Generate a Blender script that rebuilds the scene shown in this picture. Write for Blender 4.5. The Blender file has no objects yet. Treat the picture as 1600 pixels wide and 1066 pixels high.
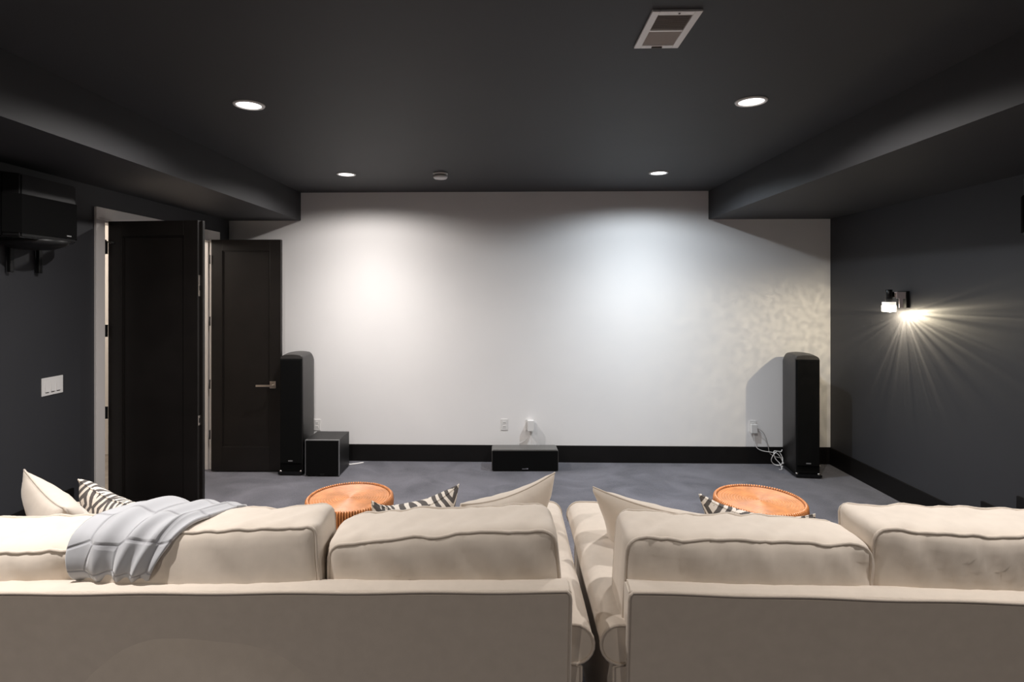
import bpy, bmesh, math, random
from mathutils import Vector, Matrix, noise

random.seed(7)
R = math.radians
SC = bpy.context.scene
COL = SC.collection

# ------------------------------------------------------------------ camera
cam_d = bpy.data.cameras.new('camera')
cam = bpy.data.objects.new('camera', cam_d)
COL.objects.link(cam)
cam.location = (0, 0, 1.781)
cam.rotation_euler = (R(90), 0, R(1.4))
cam_d.sensor_width = 36
cam_d.lens = 19.8
cam_d.shift_x = 0.01656
cam_d.shift_y = -0.0469
cam_d.clip_start = 0.05
SC.camera = cam

# ------------------------------------------------------------------ world, exposure
w = bpy.data.worlds.new('world')
SC.world = w
w.use_nodes = True
w.node_tree.nodes['Background'].inputs[0].default_value = (0.5, 0.5, 0.55, 1)
w.node_tree.nodes['Background'].inputs[1].default_value = 0.0
SC.view_settings.view_transform = 'Standard'
SC.view_settings.look = 'None'
SC.view_settings.gamma = 1
SC.view_settings.use_curve_mapping = False
SC.view_settings.exposure = 0.04

# power of the room's lamps (each lamp itself is made in its builder below)
DOWN_POWER = 37.5
DOWN_CONE = 176
DOWN_BLEND = 0.02
# beam: (spill + core * cos^power), cut off by the can between these cosines of the angle from straight down
BEAM_SPILL, BEAM_CORE, BEAM_POWER, BEAM_CUT = 0.88, 7.2, 4.2, (0.13, 0.42)
SCONCE_POWER = 25.0
HALL_POWER = 38.0

# room measures in metres: x right, y towards the screen wall, z up
XL, XR, YB, YR = -2.988, 3.347, 5.947, -2.3
ZC, ZS = 2.85, 2.553
SL, SR = -2.215, 2.089          # inner faces of the two soffits
ZP = 0.272                      # seating platform
YP, YS = 3.78, 4.06             # platform edge and step edge
DY0, DY1, DZ = 4.074, 5.635, 2.318   # door opening in the left wall

# ------------------------------------------------------------------ materials
MAT = {}
def mat(name, col, rough=0.6, metal=0.0, spec=0.5, noise_amt=0.0, noise_scale=8.0, bump=0.0,
        bump_scale=200.0, emit=None, emit_s=0.0, sheen=0.0, trans=0.0, coat=0.0):
    m = bpy.data.materials.new(name)
    m.use_nodes = True
    nt = m.node_tree
    b = nt.nodes['Principled BSDF']
    b.inputs['Base Color'].default_value = (*col, 1)
    b.inputs['Roughness'].default_value = rough
    b.inputs['Metallic'].default_value = metal
    b.inputs['Specular IOR Level'].default_value = spec
    b.inputs['Sheen Weight'].default_value = sheen
    b.inputs['Transmission Weight'].default_value = trans
    b.inputs['Coat Weight'].default_value = coat
    tc = nt.nodes.new('ShaderNodeTexCoord')
    n = nt.nodes.new('ShaderNodeTexNoise')
    n.inputs['Scale'].default_value = noise_scale
    n.inputs['Detail'].default_value = 5
    nt.links.new(tc.outputs['Object'], n.inputs['Vector'])
    r = nt.nodes.new('ShaderNodeValToRGB')
    a = noise_amt
    r.color_ramp.elements[0].position = 0.3
    r.color_ramp.elements[1].position = 0.7
    r.color_ramp.elements[0].color = (*[c * (1 - a) for c in col], 1)
    r.color_ramp.elements[1].color = (*[min(1, c * (1 + a)) for c in col], 1)
    nt.links.new(n.outputs['Fac'], r.inputs['Fac'])
    nt.links.new(r.outputs['Color'], b.inputs['Base Color'])
    if bump:
        n2 = nt.nodes.new('ShaderNodeTexNoise')
        n2.inputs['Scale'].default_value = bump_scale
        n2.inputs['Detail'].default_value = 3
        nt.links.new(tc.outputs['Object'], n2.inputs['Vector'])
        bp = nt.nodes.new('ShaderNodeBump')
        bp.inputs['Strength'].default_value = bump
        bp.inputs['Distance'].default_value = 0.004
        nt.links.new(n2.outputs['Fac'], bp.inputs['Height'])
        nt.links.new(bp.outputs['Normal'], b.inputs['Normal'])
    if emit:
        b.inputs['Emission Color'].default_value = (*emit, 1)
        b.inputs['Emission Strength'].default_value = emit_s
    MAT[name] = m
    return m

mat('white_paint', (0.87, 0.848, 0.832), 0.75, spec=0.3, noise_amt=0.012, noise_scale=2.0, bump=0.05, bump_scale=60)
mat('charcoal_paint', (0.037, 0.0375, 0.042), 0.55, spec=0.4, noise_amt=0.04, noise_scale=2.0, bump=0.04, bump_scale=60)
mat('ceiling_paint', (0.041, 0.041, 0.0435), 0.6, spec=0.35, noise_amt=0.04, noise_scale=2.0, bump=0.04, bump_scale=60)
mat('baseboard_black', (0.006, 0.0052, 0.005), 0.5, spec=0.25, noise_amt=0.1)
mat('espresso_wood', (0.0105, 0.0085, 0.0075), 0.42, spec=0.3, noise_amt=0.18, noise_scale=5, bump=0.02)
mat('trim_white', (0.74, 0.70, 0.67), 0.4, noise_amt=0.01)
mat('hall_white', (0.78, 0.74, 0.69), 0.7, noise_amt=0.01)
mat('hall_floor', (0.30, 0.26, 0.22), 0.5, noise_amt=0.2)
mat('gloss_black', (0.004, 0.004, 0.0043), 0.3, spec=0.35)
mat('satin_black', (0.016, 0.0155, 0.0155), 0.42, spec=0.3, noise_amt=0.1)
mat('grille_cloth', (0.005, 0.005, 0.005), 0.9, spec=0.08, bump=0.2, bump_scale=600)
mat('speaker_side', (0.045, 0.042, 0.041), 0.42, spec=0.35, noise_amt=0.08)
mat('speaker_grey', (0.12, 0.115, 0.108), 0.4, spec=0.4, noise_amt=0.06)
mat('silver_trim', (0.36, 0.36, 0.36), 0.35, metal=0.6)
mat('chrome', (0.72, 0.70, 0.70), 0.16, metal=1.0)
mat('chrome_reflection', (0.62, 0.54, 0.53), 0.35, metal=0.35)  # chrome plate with the cream sofas' pinkish reflection put into its base colour
mat('nickel', (0.70, 0.62, 0.56), 0.28, metal=1.0)
mat('black_metal', (0.012, 0.012, 0.012), 0.4, metal=0.4)
mat('white_plastic', (0.78, 0.76, 0.74), 0.35)
mat('dark_slot', (0.03, 0.028, 0.026), 0.6)
mat('white_cord', (0.72, 0.70, 0.68), 0.4)
mat('grey_cord', (0.30, 0.28, 0.26), 0.5)
mat('vent_slat', (0.42, 0.38, 0.36), 0.5)
mat('vent_dark', (0.10, 0.09, 0.085), 0.8)
mat('lens', (1, 1, 1), 0.5, emit=(1, 0.97, 0.94), emit_s=6)
mat('lens_cool', (1, 1, 1), 0.5, emit=(0.90, 0.95, 1.0), emit_s=6)
mat('linen', (0.64, 0.565, 0.485), 0.9, spec=0.0, noise_amt=0.03, noise_scale=30, bump=0.12, bump_scale=800, sheen=0.25)
mat('linen_pipe', (0.57, 0.495, 0.42), 0.88, spec=0.2, noise_amt=0.03, noise_scale=40, bump=0.2, bump_scale=500, sheen=0.2)
mat('wood_leg', (0.03, 0.02, 0.014), 0.4, noise_amt=0.2)
mat('crystal', (1.0, 0.97, 0.9), 0.1, emit=(1.0, 0.88, 0.66), emit_s=16)
mat('crystal_clear', (0.95, 0.95, 0.95), 0.12, spec=0.8, emit=(1.0, 0.92, 0.8), emit_s=0.8)

def nodes_of(m):
    nt = m.node_tree
    return nt, nt.nodes['Principled BSDF']

def make_carpet():
    m = mat('carpet', (0.085, 0.085, 0.105), 0.95, spec=0.1, sheen=0.3)
    nt, b = nodes_of(m)
    tc = nt.nodes.new('ShaderNodeTexCoord')
    big = nt.nodes.new('ShaderNodeTexNoise')
    big.inputs['Scale'].default_value = 2.6; big.inputs['Detail'].default_value = 6
    big.inputs['Distortion'].default_value = 1.2
    fine = nt.nodes.new('ShaderNodeTexNoise')
    fine.inputs['Scale'].default_value = 110; fine.inputs['Detail'].default_value = 3
    for n in (big, fine):
        nt.links.new(tc.outputs['Object'], n.inputs['Vector'])
    mx = nt.nodes.new('ShaderNodeMath'); mx.operation = 'MULTIPLY_ADD'
    mx.inputs[1].default_value = 0.6
    nt.links.new(fine.outputs['Fac'], mx.inputs[0]); 
    sc = nt.nodes.new('ShaderNodeMath'); sc.operation = 'MULTIPLY'; sc.inputs[1].default_value = 0.6
    nt.links.new(big.outputs['Fac'], sc.inputs[0])
    nt.links.new(sc.outputs[0], mx.inputs[2])
    r = nt.nodes.new('ShaderNodeValToRGB')
    r.color_ramp.elements[0].position = 0.42; r.color_ramp.elements[1].position = 0.78
    r.color_ramp.elements[0].color = (0.048, 0.048, 0.060, 1)
    r.color_ramp.elements[1].color = (0.140, 0.137, 0.160, 1)
    nt.links.new(mx.outputs[0], r.inputs['Fac'])
    nt.links.new(r.outputs['Color'], b.inputs['Base Color'])
    bp = nt.nodes.new('ShaderNodeBump'); bp.inputs['Strength'].default_value = 0.7
    bp.inputs['Distance'].default_value = 0.008
    nt.links.new(mx.outputs[0], bp.inputs['Height'])
    nt.links.new(bp.outputs['Normal'], b.inputs['Normal'])
make_carpet()

def make_rattan():
    m = mat('rattan', (0.50, 0.19, 0.06), 0.36, noise_amt=0.25, noise_scale=26)
    nt, b = nodes_of(m)
    b.inputs['Specular IOR Level'].default_value = 0.55
make_rattan()
mat('rattan_top', (0.46, 0.185, 0.066), 0.42, noise_amt=0.22, noise_scale=18)
mat('rattan_dark', (0.16, 0.055, 0.018), 0.5, noise_amt=0.2, noise_scale=26)

def make_ikat():
    m = mat('ikat', (0.2, 0.19, 0.18), 0.9, spec=0.2)
    nt, b = nodes_of(m)
    L = nt.links.new
    def math_n(op, a=None, bb=None):
        n = nt.nodes.new('ShaderNodeMath'); n.operation = op
        for i, v in enumerate((a, bb)):
            if v is None: continue
            if isinstance(v, (int, float)): n.inputs[i].default_value = v
            else: L(v, n.inputs[i])
        return n.outputs[0]
    tc = nt.nodes.new('ShaderNodeTexCoord')
    nz = nt.nodes.new('ShaderNodeTexNoise'); nz.inputs['Scale'].default_value = 22
    nz.inputs['Detail'].default_value = 2
    L(tc.outputs['Object'], nz.inputs['Vector'])
    sub = nt.nodes.new('ShaderNodeVectorMath'); sub.operation = 'SUBTRACT'
    sub.inputs[1].default_value = (0.5, 0.5, 0.5)
    L(nz.outputs['Color'], sub.inputs[0])
    scl = nt.nodes.new('ShaderNodeVectorMath'); scl.operation = 'SCALE'; scl.inputs['Scale'].default_value = 0.012
    L(sub.outputs[0], scl.inputs[0])
    add = nt.nodes.new('ShaderNodeVectorMath'); add.operation = 'ADD'
    L(tc.outputs['Object'], add.inputs[0]); L(scl.outputs[0], add.inputs[1])
    sep = nt.nodes.new('ShaderNodeSeparateXYZ'); L(add.outputs[0], sep.inputs[0])
    per_x, per_z = 0.135, 0.155
    tx = math_n('PINGPONG', sep.outputs['X'], per_x / 2)
    tz = math_n('PINGPONG', sep.outputs['Z'], per_z / 2)
    d = math_n('ADD', math_n('DIVIDE', tx, per_x / 2), math_n('DIVIDE', tz, per_z / 2))
    ring = math_n('SINE', math_n('MULTIPLY', d, 2 * math.pi * 2.0))
    fac = math_n('GREATER_THAN', ring, 0.18)
    mx = nt.nodes.new('ShaderNodeMix'); mx.data_type = 'RGBA'
    mx.inputs[6].default_value = (0.105, 0.095, 0.090, 1)
    mx.inputs[7].default_value = (0.70, 0.64, 0.57, 1)
    L(fac, mx.inputs[0]); L(mx.outputs[2], b.inputs['Base Color'])
make_ikat()

def make_plush():
    m = mat('plush_grey', (0.40, 0.41, 0.43), 0.9, spec=0.2, sheen=0.6)
    nt, b = nodes_of(m)
    L = nt.links.new
    uv = nt.nodes.new('ShaderNodeUVMap'); uv.uv_map = 'cloth'
    mp = nt.nodes.new('ShaderNodeMapping'); mp.inputs['Scale'].default_value = (4.2, 5.6, 1)
    L(uv.outputs[0], mp.inputs['Vector'])
    v = nt.nodes.new('ShaderNodeTexVoronoi'); v.feature = 'DISTANCE_TO_EDGE'
    v.inputs['Scale'].default_value = 1.0; v.inputs['Randomness'].default_value = 0.45
    L(mp.outputs[0], v.inputs['Vector'])
    r = nt.nodes.new('ShaderNodeValToRGB')
    r.color_ramp.elements[0].position = 0.0; r.color_ramp.elements[1].position = 0.05
    r.color_ramp.elements[0].color = (0.29, 0.29, 0.31, 1)
    r.color_ramp.elements[1].color = (0.43, 0.435, 0.455, 1)
    L(v.outputs['Distance'], r.inputs['Fac']); L(r.outputs['Color'], b.inputs['Base Color'])
    r2 = nt.nodes.new('ShaderNodeValToRGB'); r2.color_ramp.elements[1].position = 0.07
    L(v.outputs['Distance'], r2.inputs['Fac'])
    bp = nt.nodes.new('ShaderNodeBump'); bp.inputs['Strength'].default_value = 0.6
    bp.inputs['Distance'].default_value = 0.005
    L(r2.outputs['Color'], bp.inputs['Height']); L(bp.outputs['Normal'], b.inputs['Normal'])
make_plush()

# ------------------------------------------------------------------ mesh helpers
def link(name, me, m=None, parent=None, smooth=False, loc=None, rot=None):
    o = bpy.data.objects.new(name, me)
    COL.objects.link(o)
    if m and me:
        me.materials.clear(); me.materials.append(MAT[m])
    if parent: o.parent = parent
    if smooth and me:
        me.shade_smooth()
    if loc: o.location = loc
    if rot: o.rotation_euler = rot
    return o

def obj(name, bm, m, parent=None, smooth=False, loc=None, rot=None):
    bmesh.ops.recalc_face_normals(bm, faces=bm.faces[:])
    me = bpy.data.meshes.new(name)
    bm.to_mesh(me); bm.free()
    return link(name, me, m, parent, smooth, loc, rot)

def tag(o, label=None, cat=None, group=None, kind=None):
    if label: o['label'] = label
    if cat: o['category'] = cat
    if group: o['group'] = group
    if kind: o['kind'] = kind
    return o

def thing(name, loc, rz=0.0, label=None, cat=None, group=None, kind=None):
    o = bpy.data.objects.new(name, None)
    COL.objects.link(o)
    o.empty_display_size = 0.1
    o.location = loc; o.rotation_euler = (0, 0, rz)
    return tag(o, label, cat, group, kind)

def B(bm, x0, x1, y0, y1, z0, z1, bev=0.0, seg=2):
    t = bmesh.new()
    bmesh.ops.create_cube(t, size=1)
    for v in t.verts:
        v.co = Vector(((x0 + x1) / 2 + v.co.x * (x1 - x0), (y0 + y1) / 2 + v.co.y * (y1 - y0), (z0 + z1) / 2 + v.co.z * (z1 - z0)))
    if bev:
        bmesh.ops.bevel(t, geom=t.edges[:], offset=bev, segments=seg, affect='EDGES', profile=0.5)
    merge(bm, t)
    return bm

def merge(bm, t):
    me = bpy.data.meshes.new('tmp'); t.to_mesh(me); t.free()
    bm.from_mesh(me); bpy.data.meshes.remove(me)

def box(x0, x1, y0, y1, z0, z1, bev=0.0, seg=2):
    return B(bmesh.new(), x0, x1, y0, y1, z0, z1, bev, seg)

def extrude_poly(bm, pts, axis, a, b):
    """pts: 2-D outline, extruded along axis ('x','y','z') from a to b."""
    def P(p, t):
        if axis == 'x': return (t, p[0], p[1])
        if axis == 'y': return (p[0], t, p[1])
        return (p[0], p[1], t)
    v0 = [bm.verts.new(P(p, a)) for p in pts]
    v1 = [bm.verts.new(P(p, b)) for p in pts]
    n = len(pts)
    bm.faces.new(v0); bm.faces.new(v1[::-1])
    for i in range(n):
        j = (i + 1) % n
        bm.faces.new((v0[i], v0[j], v1[j], v1[i]))
    return bm

def lathe(bm, prof, seg=40, cap=True):
    """prof: list of (r, z); revolve about z."""
    rings = []
    for r, z in prof:
        if r < 1e-6:
            rings.append([bm.verts.new((0, 0, z))])
        else:
            rings.append([bm.verts.new((r * math.cos(2 * math.pi * i / seg), r * math.sin(2 * math.pi * i / seg), z)) for i in range(seg)])
    for k in range(len(rings) - 1):
        a, b = rings[k], rings[k + 1]
        for i in range(seg):
            j = (i + 1) % seg
            if len(a) == 1 and len(b) == 1: continue
            if len(a) == 1: bm.faces.new((a[0], b[i], b[j]))
            elif len(b) == 1: bm.faces.new((a[i], a[j], b[0]))
            else: bm.faces.new((a[i], a[j], b[j], b[i]))
    if cap:
        for ring, rev in ((rings[0], True), (rings[-1], False)):
            if len(ring) > 2:
                bm.faces.new(ring[::-1] if rev else ring)
    return bm

def spline(pts, n=8, closed=False):
    P = [Vector(p) for p in pts]
    N = len(P)
    out = []
    rng = range(N) if closed else range(N - 1)
    for i in rng:
        if closed:
            a, b, c, d = P[(i - 1) % N], P[i], P[(i + 1) % N], P[(i + 2) % N]
        else:
            a, b, c, d = P[max(i - 1, 0)], P[i], P[i + 1], P[min(i + 2, N - 1)]
        for k in range(n):
            t = k / n
            out.append(0.5 * ((2 * b) + (c - a) * t + (2 * a - 5 * b + 4 * c - d) * t * t + (3 * b - a - 3 * c + d) * t ** 3))
    if not closed: out.append(P[-1])
    return out

def tube(bm, path, r, seg=8, closed=False):
    path = [Vector(p) for p in path]
    N = len(path)
    rings = []
    up = None
    for i, p in enumerate(path):
        a = path[(i - 1) % N] if (closed or i > 0) else p
        b = path[(i + 1) % N] if (closed or i < N - 1) else p
        t = (b - a).normalized()
        if up is None:
            up = Vector((0, 0, 1)) if abs(t.z) < 0.9 else Vector((1, 0, 0))
        s = t.cross(up)
        if s.length < 1e-5: s = t.orthogonal()
        s.normalize(); up = s.cross(t).normalized()
        rings.append([bm.verts.new(p + r * (math.cos(2 * math.pi * k / seg) * s + math.sin(2 * math.pi * k / seg) * up)) for k in range(seg)])
    for i in range(N if closed else N - 1):
        a, b = rings[i], rings[(i + 1) % N]
        for k in range(seg):
            l = (k + 1) % seg
            bm.faces.new((a[k], a[l], b[l], b[k]))
    if not closed:
        bm.faces.new(rings[0][::-1]); bm.faces.new(rings[-1])
    return bm

def cyl(bm, p0, p1, r, seg=20):
    return tube(bm, [p0, p1], r, seg)

def structure(o):
    o['kind'] = 'structure'
    return o

# ------------------------------------------------------------------ the room
HX = -4.75      # far side of the hall behind the left wall
structure(obj('floor', box(HX, XR + 0.12, YR - 0.12, YB + 0.5, -0.1, 0.0), 'carpet'))
structure(obj('ceiling', box(XL - 0.12, XR + 0.12, YR - 0.12, YB + 0.12, ZC, ZC + 0.1), 'ceiling_paint'))
structure(obj('ceiling_soffit', box(XL, SL, YR, YB, ZS, ZC), 'ceiling_paint'))
structure(obj('ceiling_soffit', box(SR, XR, YR, YB, ZS, ZC), 'ceiling_paint'))
structure(obj('wall_back', box(XL - 0.12, XR + 0.12, YB, YB + 0.12, 0, ZC), 'white_paint'))
structure(obj('wall_right', box(XR, XR + 0.12, YR - 0.12, YB, 0, ZC), 'charcoal_paint'))
structure(obj('wall_rear', box(XL, XR, YR - 0.12, YR, 0, ZC), 'charcoal_paint'))
bm = bmesh.new()
B(bm, XL - 0.12, XL, YR - 0.12, DY0, 0, ZC)
B(bm, XL - 0.12, XL, DY0, DY1, DZ, ZC)
B(bm, XL - 0.12, XL, DY1, YB, 0, ZC)
structure(obj('wall_left', bm, 'charcoal_paint'))
# seating platform and its step
structure(obj('floor_platform', box(XL, XR, YR, YP, 0, ZP, 0.008), 'carpet'))
structure(obj('floor_step', box(XL, XR, YP, YS, 0, ZP / 2, 0.008), 'carpet'))
# baseboards
bh, bt = 0.176, 0.016
structure(obj('baseboard_back', box(XL, XR, YB - bt, YB, 0, bh, 0.003), 'baseboard_black'))
def stepped(y_end):
    return [(y_end, 0), (y_end, bh), (YS, bh), (YS, ZP / 2 + bh), (YP, ZP / 2 + bh), (YP, ZP + bh), (YR, ZP + bh), (YR, 0)]
structure(obj('baseboard_right', extrude_poly(bmesh.new(), stepped(YB - bt), 'x', XR - bt, XR), 'baseboard_black'))
bm = bmesh.new()
B(bm, XL, XL + bt, DY1 + 0.088, YB - bt, 0, bh)
extrude_poly(bm, [(YP, 0), (YP, ZP + bh), (YR, ZP + bh), (YR, 0)], 'x', XL, XL + bt)
B(bm, XL, XL + bt, YP, DY0 - 0.09, 0, ZP / 2 + bh)
structure(obj('baseboard_left', bm, 'baseboard_black'))
# hall behind the doors
bm = bmesh.new()
B(bm, HX - 0.1, HX, 2.6, 7.0, 0, 2.7)
structure(obj('wall_hall_far', bm, 'hall_white'))
structure(obj('wall_hall_near', box(HX, XL - 0.12, 2.5, 2.6, 0, 2.7), 'hall_white'))
structure(obj('wall_hall_end', box(HX, XL - 0.12, YB + 0.12, YB + 0.22, 0, 2.7), 'hall_white'))
structure(obj('ceiling_hall', box(HX - 0.1, XL - 0.12, 2.5, YB + 0.3, 2.7, 2.8), 'hall_white'))
structure(obj('floor_hall', box(HX, XL - 0.121, 2.6, YB + 0.12, 0.0, 0.012), 'hall_floor'))
hl = bpy.data.lights.new('hall_lamp', 'POINT'); hl.energy = HALL_POWER; hl.color = (1, 0.91, 0.82); hl.shadow_soft_size = 0.1
# casing (trim_1) and jamb (trim_2) of the double door
t1 = structure(thing('trim_1', (XL, (DY0 + DY1) / 2, 0)))
cw, ct = 0.088, 0.018
yc = (DY0 + DY1) / 2
obj('casing_board', box(0, ct, DY0 - cw - yc, DY0 - yc, 0, DZ, 0.002), 'trim_white', t1)
obj('casing_board', box(0, ct, DY1 - yc, DY1 + cw - yc, 0, DZ, 0.002), 'trim_white', t1)
obj('casing_head', box(0, ct, DY0 - cw - yc, DY1 + cw - yc, DZ, DZ + cw, 0.002), 'trim_white', t1)
t2 = structure(thing('trim_2', (XL, yc, 0)))
obj('jamb', box(-0.12, 0.001, DY0 - yc, DY0 + 0.016 - yc, 0, DZ), 'trim_white', t2)
obj('jamb', box(-0.12, 0.001, DY1 - 0.016 - yc, DY1 - yc, 0, DZ), 'trim_white', t2)
obj('jamb_head', box(-0.12, 0.001, DY0 + 0.016 - yc, DY1 - 0.016 - yc, DZ - 0.016, DZ), 'trim_white', t2)
obj('door_stop', box(-0.085, -0.045, DY1 - 0.028 - yc, DY1 - 0.016 - yc, 0, DZ - 0.016), 'trim_white', t2)
obj('door_stop', box(-0.085, -0.045, DY0 + 0.016 - yc, DY0 + 0.028 - yc, 0, DZ - 0.016), 'trim_white', t2)

# ------------------------------------------------------------------ doors
def door(name, loc, rz, width, height):
    d = structure(thing(name, loc, rz))
    z0, z1, th, st = 0.012, height, 0.044, 0.11
    obj('stile', box(0, st, 0, th, z0, z1, 0.002), 'espresso_wood', d)
    obj('stile', box(width - st, width, 0, th, z0, z1, 0.002), 'espresso_wood', d)
    obj('top_rail', box(st, width - st, 0, th, z1 - st, z1, 0.002), 'espresso_wood', d)
    obj('bottom_rail', box(st, width - st, 0, th, z0, z0 + 0.24, 0.002), 'espresso_wood', d)
    obj('door_panel', box(st - 0.004, width - st + 0.004, 0.012, th - 0.012, z0 + 0.235, z1 - st + 0.004), 'espresso_wood', d)
    # thin bead around the panel
    for (x0, x1, za, zb) in ((st, st + 0.009, z0 + 0.24, z1 - st), (width - st - 0.009, width - st, z0 + 0.24, z1 - st),
                             (st, width - st, z1 - st - 0.009, z1 - st), (st, width - st, z0 + 0.24, z0 + 0.249)):
        obj('bead', box(x0, x1, 0.006, 0.014, za, zb), 'espresso_wood', d)
    return d

d1 = door('door_1', (XL + 0.017, 4.106, 0), R(-4.4), 0.705, 2.312)
obj('astragal', box(0.705, 0.722, 0.034, 0.062, 0.012, 2.312, 0.003), 'espresso_wood', d1)
for z in (2.069, 1.456, 0.85):
    bm = bmesh.new()
    cyl(bm, (-0.014, -0.012, z), (-0.014, -0.012, z + 0.09), 0.007, 12)
    B(bm, -0.014, 0.004, -0.012, -0.006, z, z + 0.09)
    h = obj('hinge', bm, 'black_metal', d1)
bm = bmesh.new()
cyl(bm, (-0.014, -0.012, 2.165), (-0.014, -0.012, 2.176), 0.009, 12)
tube(bm, [(-0.045, -0.03, 2.172), (-0.014, -0.012, 2.165), (0.035, -0.012, 2.153)], 0.005, 8)
cyl(bm, (0.035, -0.014, 2.153), (0.045, 0.0, 2.151), 0.008, 12)
obj('hinge_pin_stop', bm, 'black_metal', d1)
fb = obj('flush_bolt', box(0.7045, 0.7075, 0.010, 0.032, 1.757, 1.912, 0.001), 'nickel', d1)
obj('bolt_slide', box(0.7070, 0.7095, 0.016, 0.026, 1.80, 1.836, 0.001), 'black_metal', fb)
sp = obj('strike_plate', box(0.704, 0.708, 0.004, 0.036, 0.812, 0.884, 0.003), 'nickel', d1)
obj('strike_hole', box(0.7075, 0.7088, 0.012, 0.026, 0.83, 0.866, 0.002), 'black_metal', sp)

d2 = door('door_2', (XL + 0.03, 5.528, 0), R(0.6), 0.695, 2.312)
for z in (2.07, 1.456, 0.83, 0.33):
    bm = bmesh.new()
    cyl(bm, (-0.008, -0.010, z), (-0.008, -0.010, z + 0.09), 0.006, 10)
    obj('hinge', bm, 'black_metal', d2)
hd = obj('handle_rose', box(0.59, 0.648, -0.012, 0.0, 0.835, 0.905, 0.002), 'nickel', d2)
bm = bmesh.new()
cyl(bm, (0.625, -0.01, 0.868), (0.625, -0.055, 0.868), 0.010, 14)
B(bm, 0.47, 0.637, -0.062, -0.050, 0.857, 0.877, 0.003)
obj('lever', bm, 'nickel', hd)
obj('latch_bolt', box(0.690, 0.700, 0.012, 0.03, 0.855, 0.885), 'nickel', d2)

# ------------------------------------------------------------------ ceiling lamps
def downlight(x, y, label, cool=False, col=(1.0, 0.955, 0.925), dim=1.0):
    t = thing('recessed_downlight', (x, y, ZC), 0, label, 'ceiling light', 'recessed downlights in the dark ceiling')
    bm = bmesh.new()
    prof = [(0.066, -0.002), (0.070, -0.009), (0.083, -0.007), (0.087, 0.0), (0.066, 0.0)]
    lathe(bm, prof, 40, cap=False)
    obj('trim_ring', bm, 'white_plastic', t, True)
    bm = bmesh.new()
    lathe(bm, [(0.0, -0.0045), (0.035, -0.0042), (0.0665, -0.002), (0.0665, 0.0)], 40, cap=False)
    obj('light_lens', bm, 'lens_cool' if cool else 'lens', t, True)
    l = bpy.data.lights.new('downlight_lamp', 'SPOT')
    l.energy = DOWN_POWER * dim; l.color = col
    l.spot_size = R(DOWN_CONE); l.spot_blend = DOWN_BLEND; l.shadow_soft_size = 0.02
    # beam profile of a recessed frosted lamp: bright core, wide spill, cut off by the can
    l.use_nodes = True
    nt = l.node_tree
    em = nt.nodes['Emission']
    tc = nt.nodes.new('ShaderNodeTexCoord')
    sep = nt.nodes.new('ShaderNodeSeparateXYZ'); nt.links.new(tc.outputs['Normal'], sep.inputs[0])
    ng = nt.nodes.new('ShaderNodeMath'); ng.operation = 'MULTIPLY'; ng.inputs[1].default_value = -1
    nt.links.new(sep.outputs['Z'], ng.inputs[0])
    cut = nt.nodes.new('ShaderNodeMapRange'); cut.interpolation_type = 'SMOOTHSTEP'
    cut.inputs['From Min'].default_value = BEAM_CUT[0]; cut.inputs['From Max'].default_value = BEAM_CUT[1]
    nt.links.new(ng.outputs[0], cut.inputs['Value'])
    pw = nt.nodes.new('ShaderNodeMath'); pw.operation = 'POWER'; pw.inputs[1].default_value = BEAM_POWER; pw.use_clamp = True
    nt.links.new(ng.outputs[0], pw.inputs[0])
    ma = nt.nodes.new('ShaderNodeMath'); ma.operation = 'MULTIPLY_ADD'
    ma.inputs[1].default_value = BEAM_CORE; ma.inputs[2].default_value = BEAM_SPILL
    nt.links.new(pw.outputs[0], ma.inputs[0])
    mu = nt.nodes.new('ShaderNodeMath'); mu.operation = 'MULTIPLY'
    nt.links.new(ma.outputs[0], mu.inputs[0]); nt.links.new(cut.outputs[0], mu.inputs[1])
    nt.links.new(mu.outputs[0], em.inputs['Strength'])
    lo = bpy.data.objects.new('downlight_lamp', l); COL.objects.link(lo)
    lo.parent = t; lo.location = (0, 0, -0.024)
    return t

downlight(-1.474, 3.16, 'larger of the two lit recessed downlights on the left side of the ceiling')
downlight(1.350, 3.17, 'lit recessed downlight on the right, just beyond the white ceiling vent')
downlight(-1.459, 5.025, 'lit recessed downlight near the white wall, left of the smoke detector')
downlight(1.330, 5.035, 'cool white recessed downlight near the white wall, right of the smoke detector', True, (0.83, 0.92, 1.0), dim=0.93)
downlight(-1.47, 1.29, 'recessed downlight above the left sofa, outside the view', dim=0.70)
downlight(1.35, 1.29, 'recessed downlight above the right sofa, outside the view', dim=0.39)
downlight(-1.47, -0.58, 'recessed downlight behind the camera on the left, outside the view', dim=0.82, col=(1.0, 0.9, 0.8))
downlight(1.35, -0.58, 'recessed downlight behind the camera on the right, outside the view', dim=0.48, col=(1.0, 0.9, 0.8))

hl_o = bpy.data.objects.new('hall_lamp', hl); COL.objects.link(hl_o); hl_o.location = (-3.9, 4.9, 2.45)

# smoke detector
t = thing('smoke_detector', (-0.611, 5.017, ZC), 0, 'round white smoke detector on the dark ceiling', 'smoke detector')
bm = bmesh.new(); lathe(bm, [(0.0, 0), (0.066, 0), (0.066, -0.010), (0.060, -0.014), (0.0, -0.014)], 36, cap=False)
obj('base', bm, 'white_plastic', t, True)
bm = bmesh.new(); lathe(bm, [(0.052, -0.014), (0.052, -0.022)], 36)
obj('vent_ring', bm, 'dark_slot', t)
bm = bmesh.new(); lathe(bm, [(0.064, -0.021), (0.063, -0.038), (0.055, -0.048), (0.0, -0.050)], 36)
obj('cover', bm, 'white_plastic', t, True)

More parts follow.
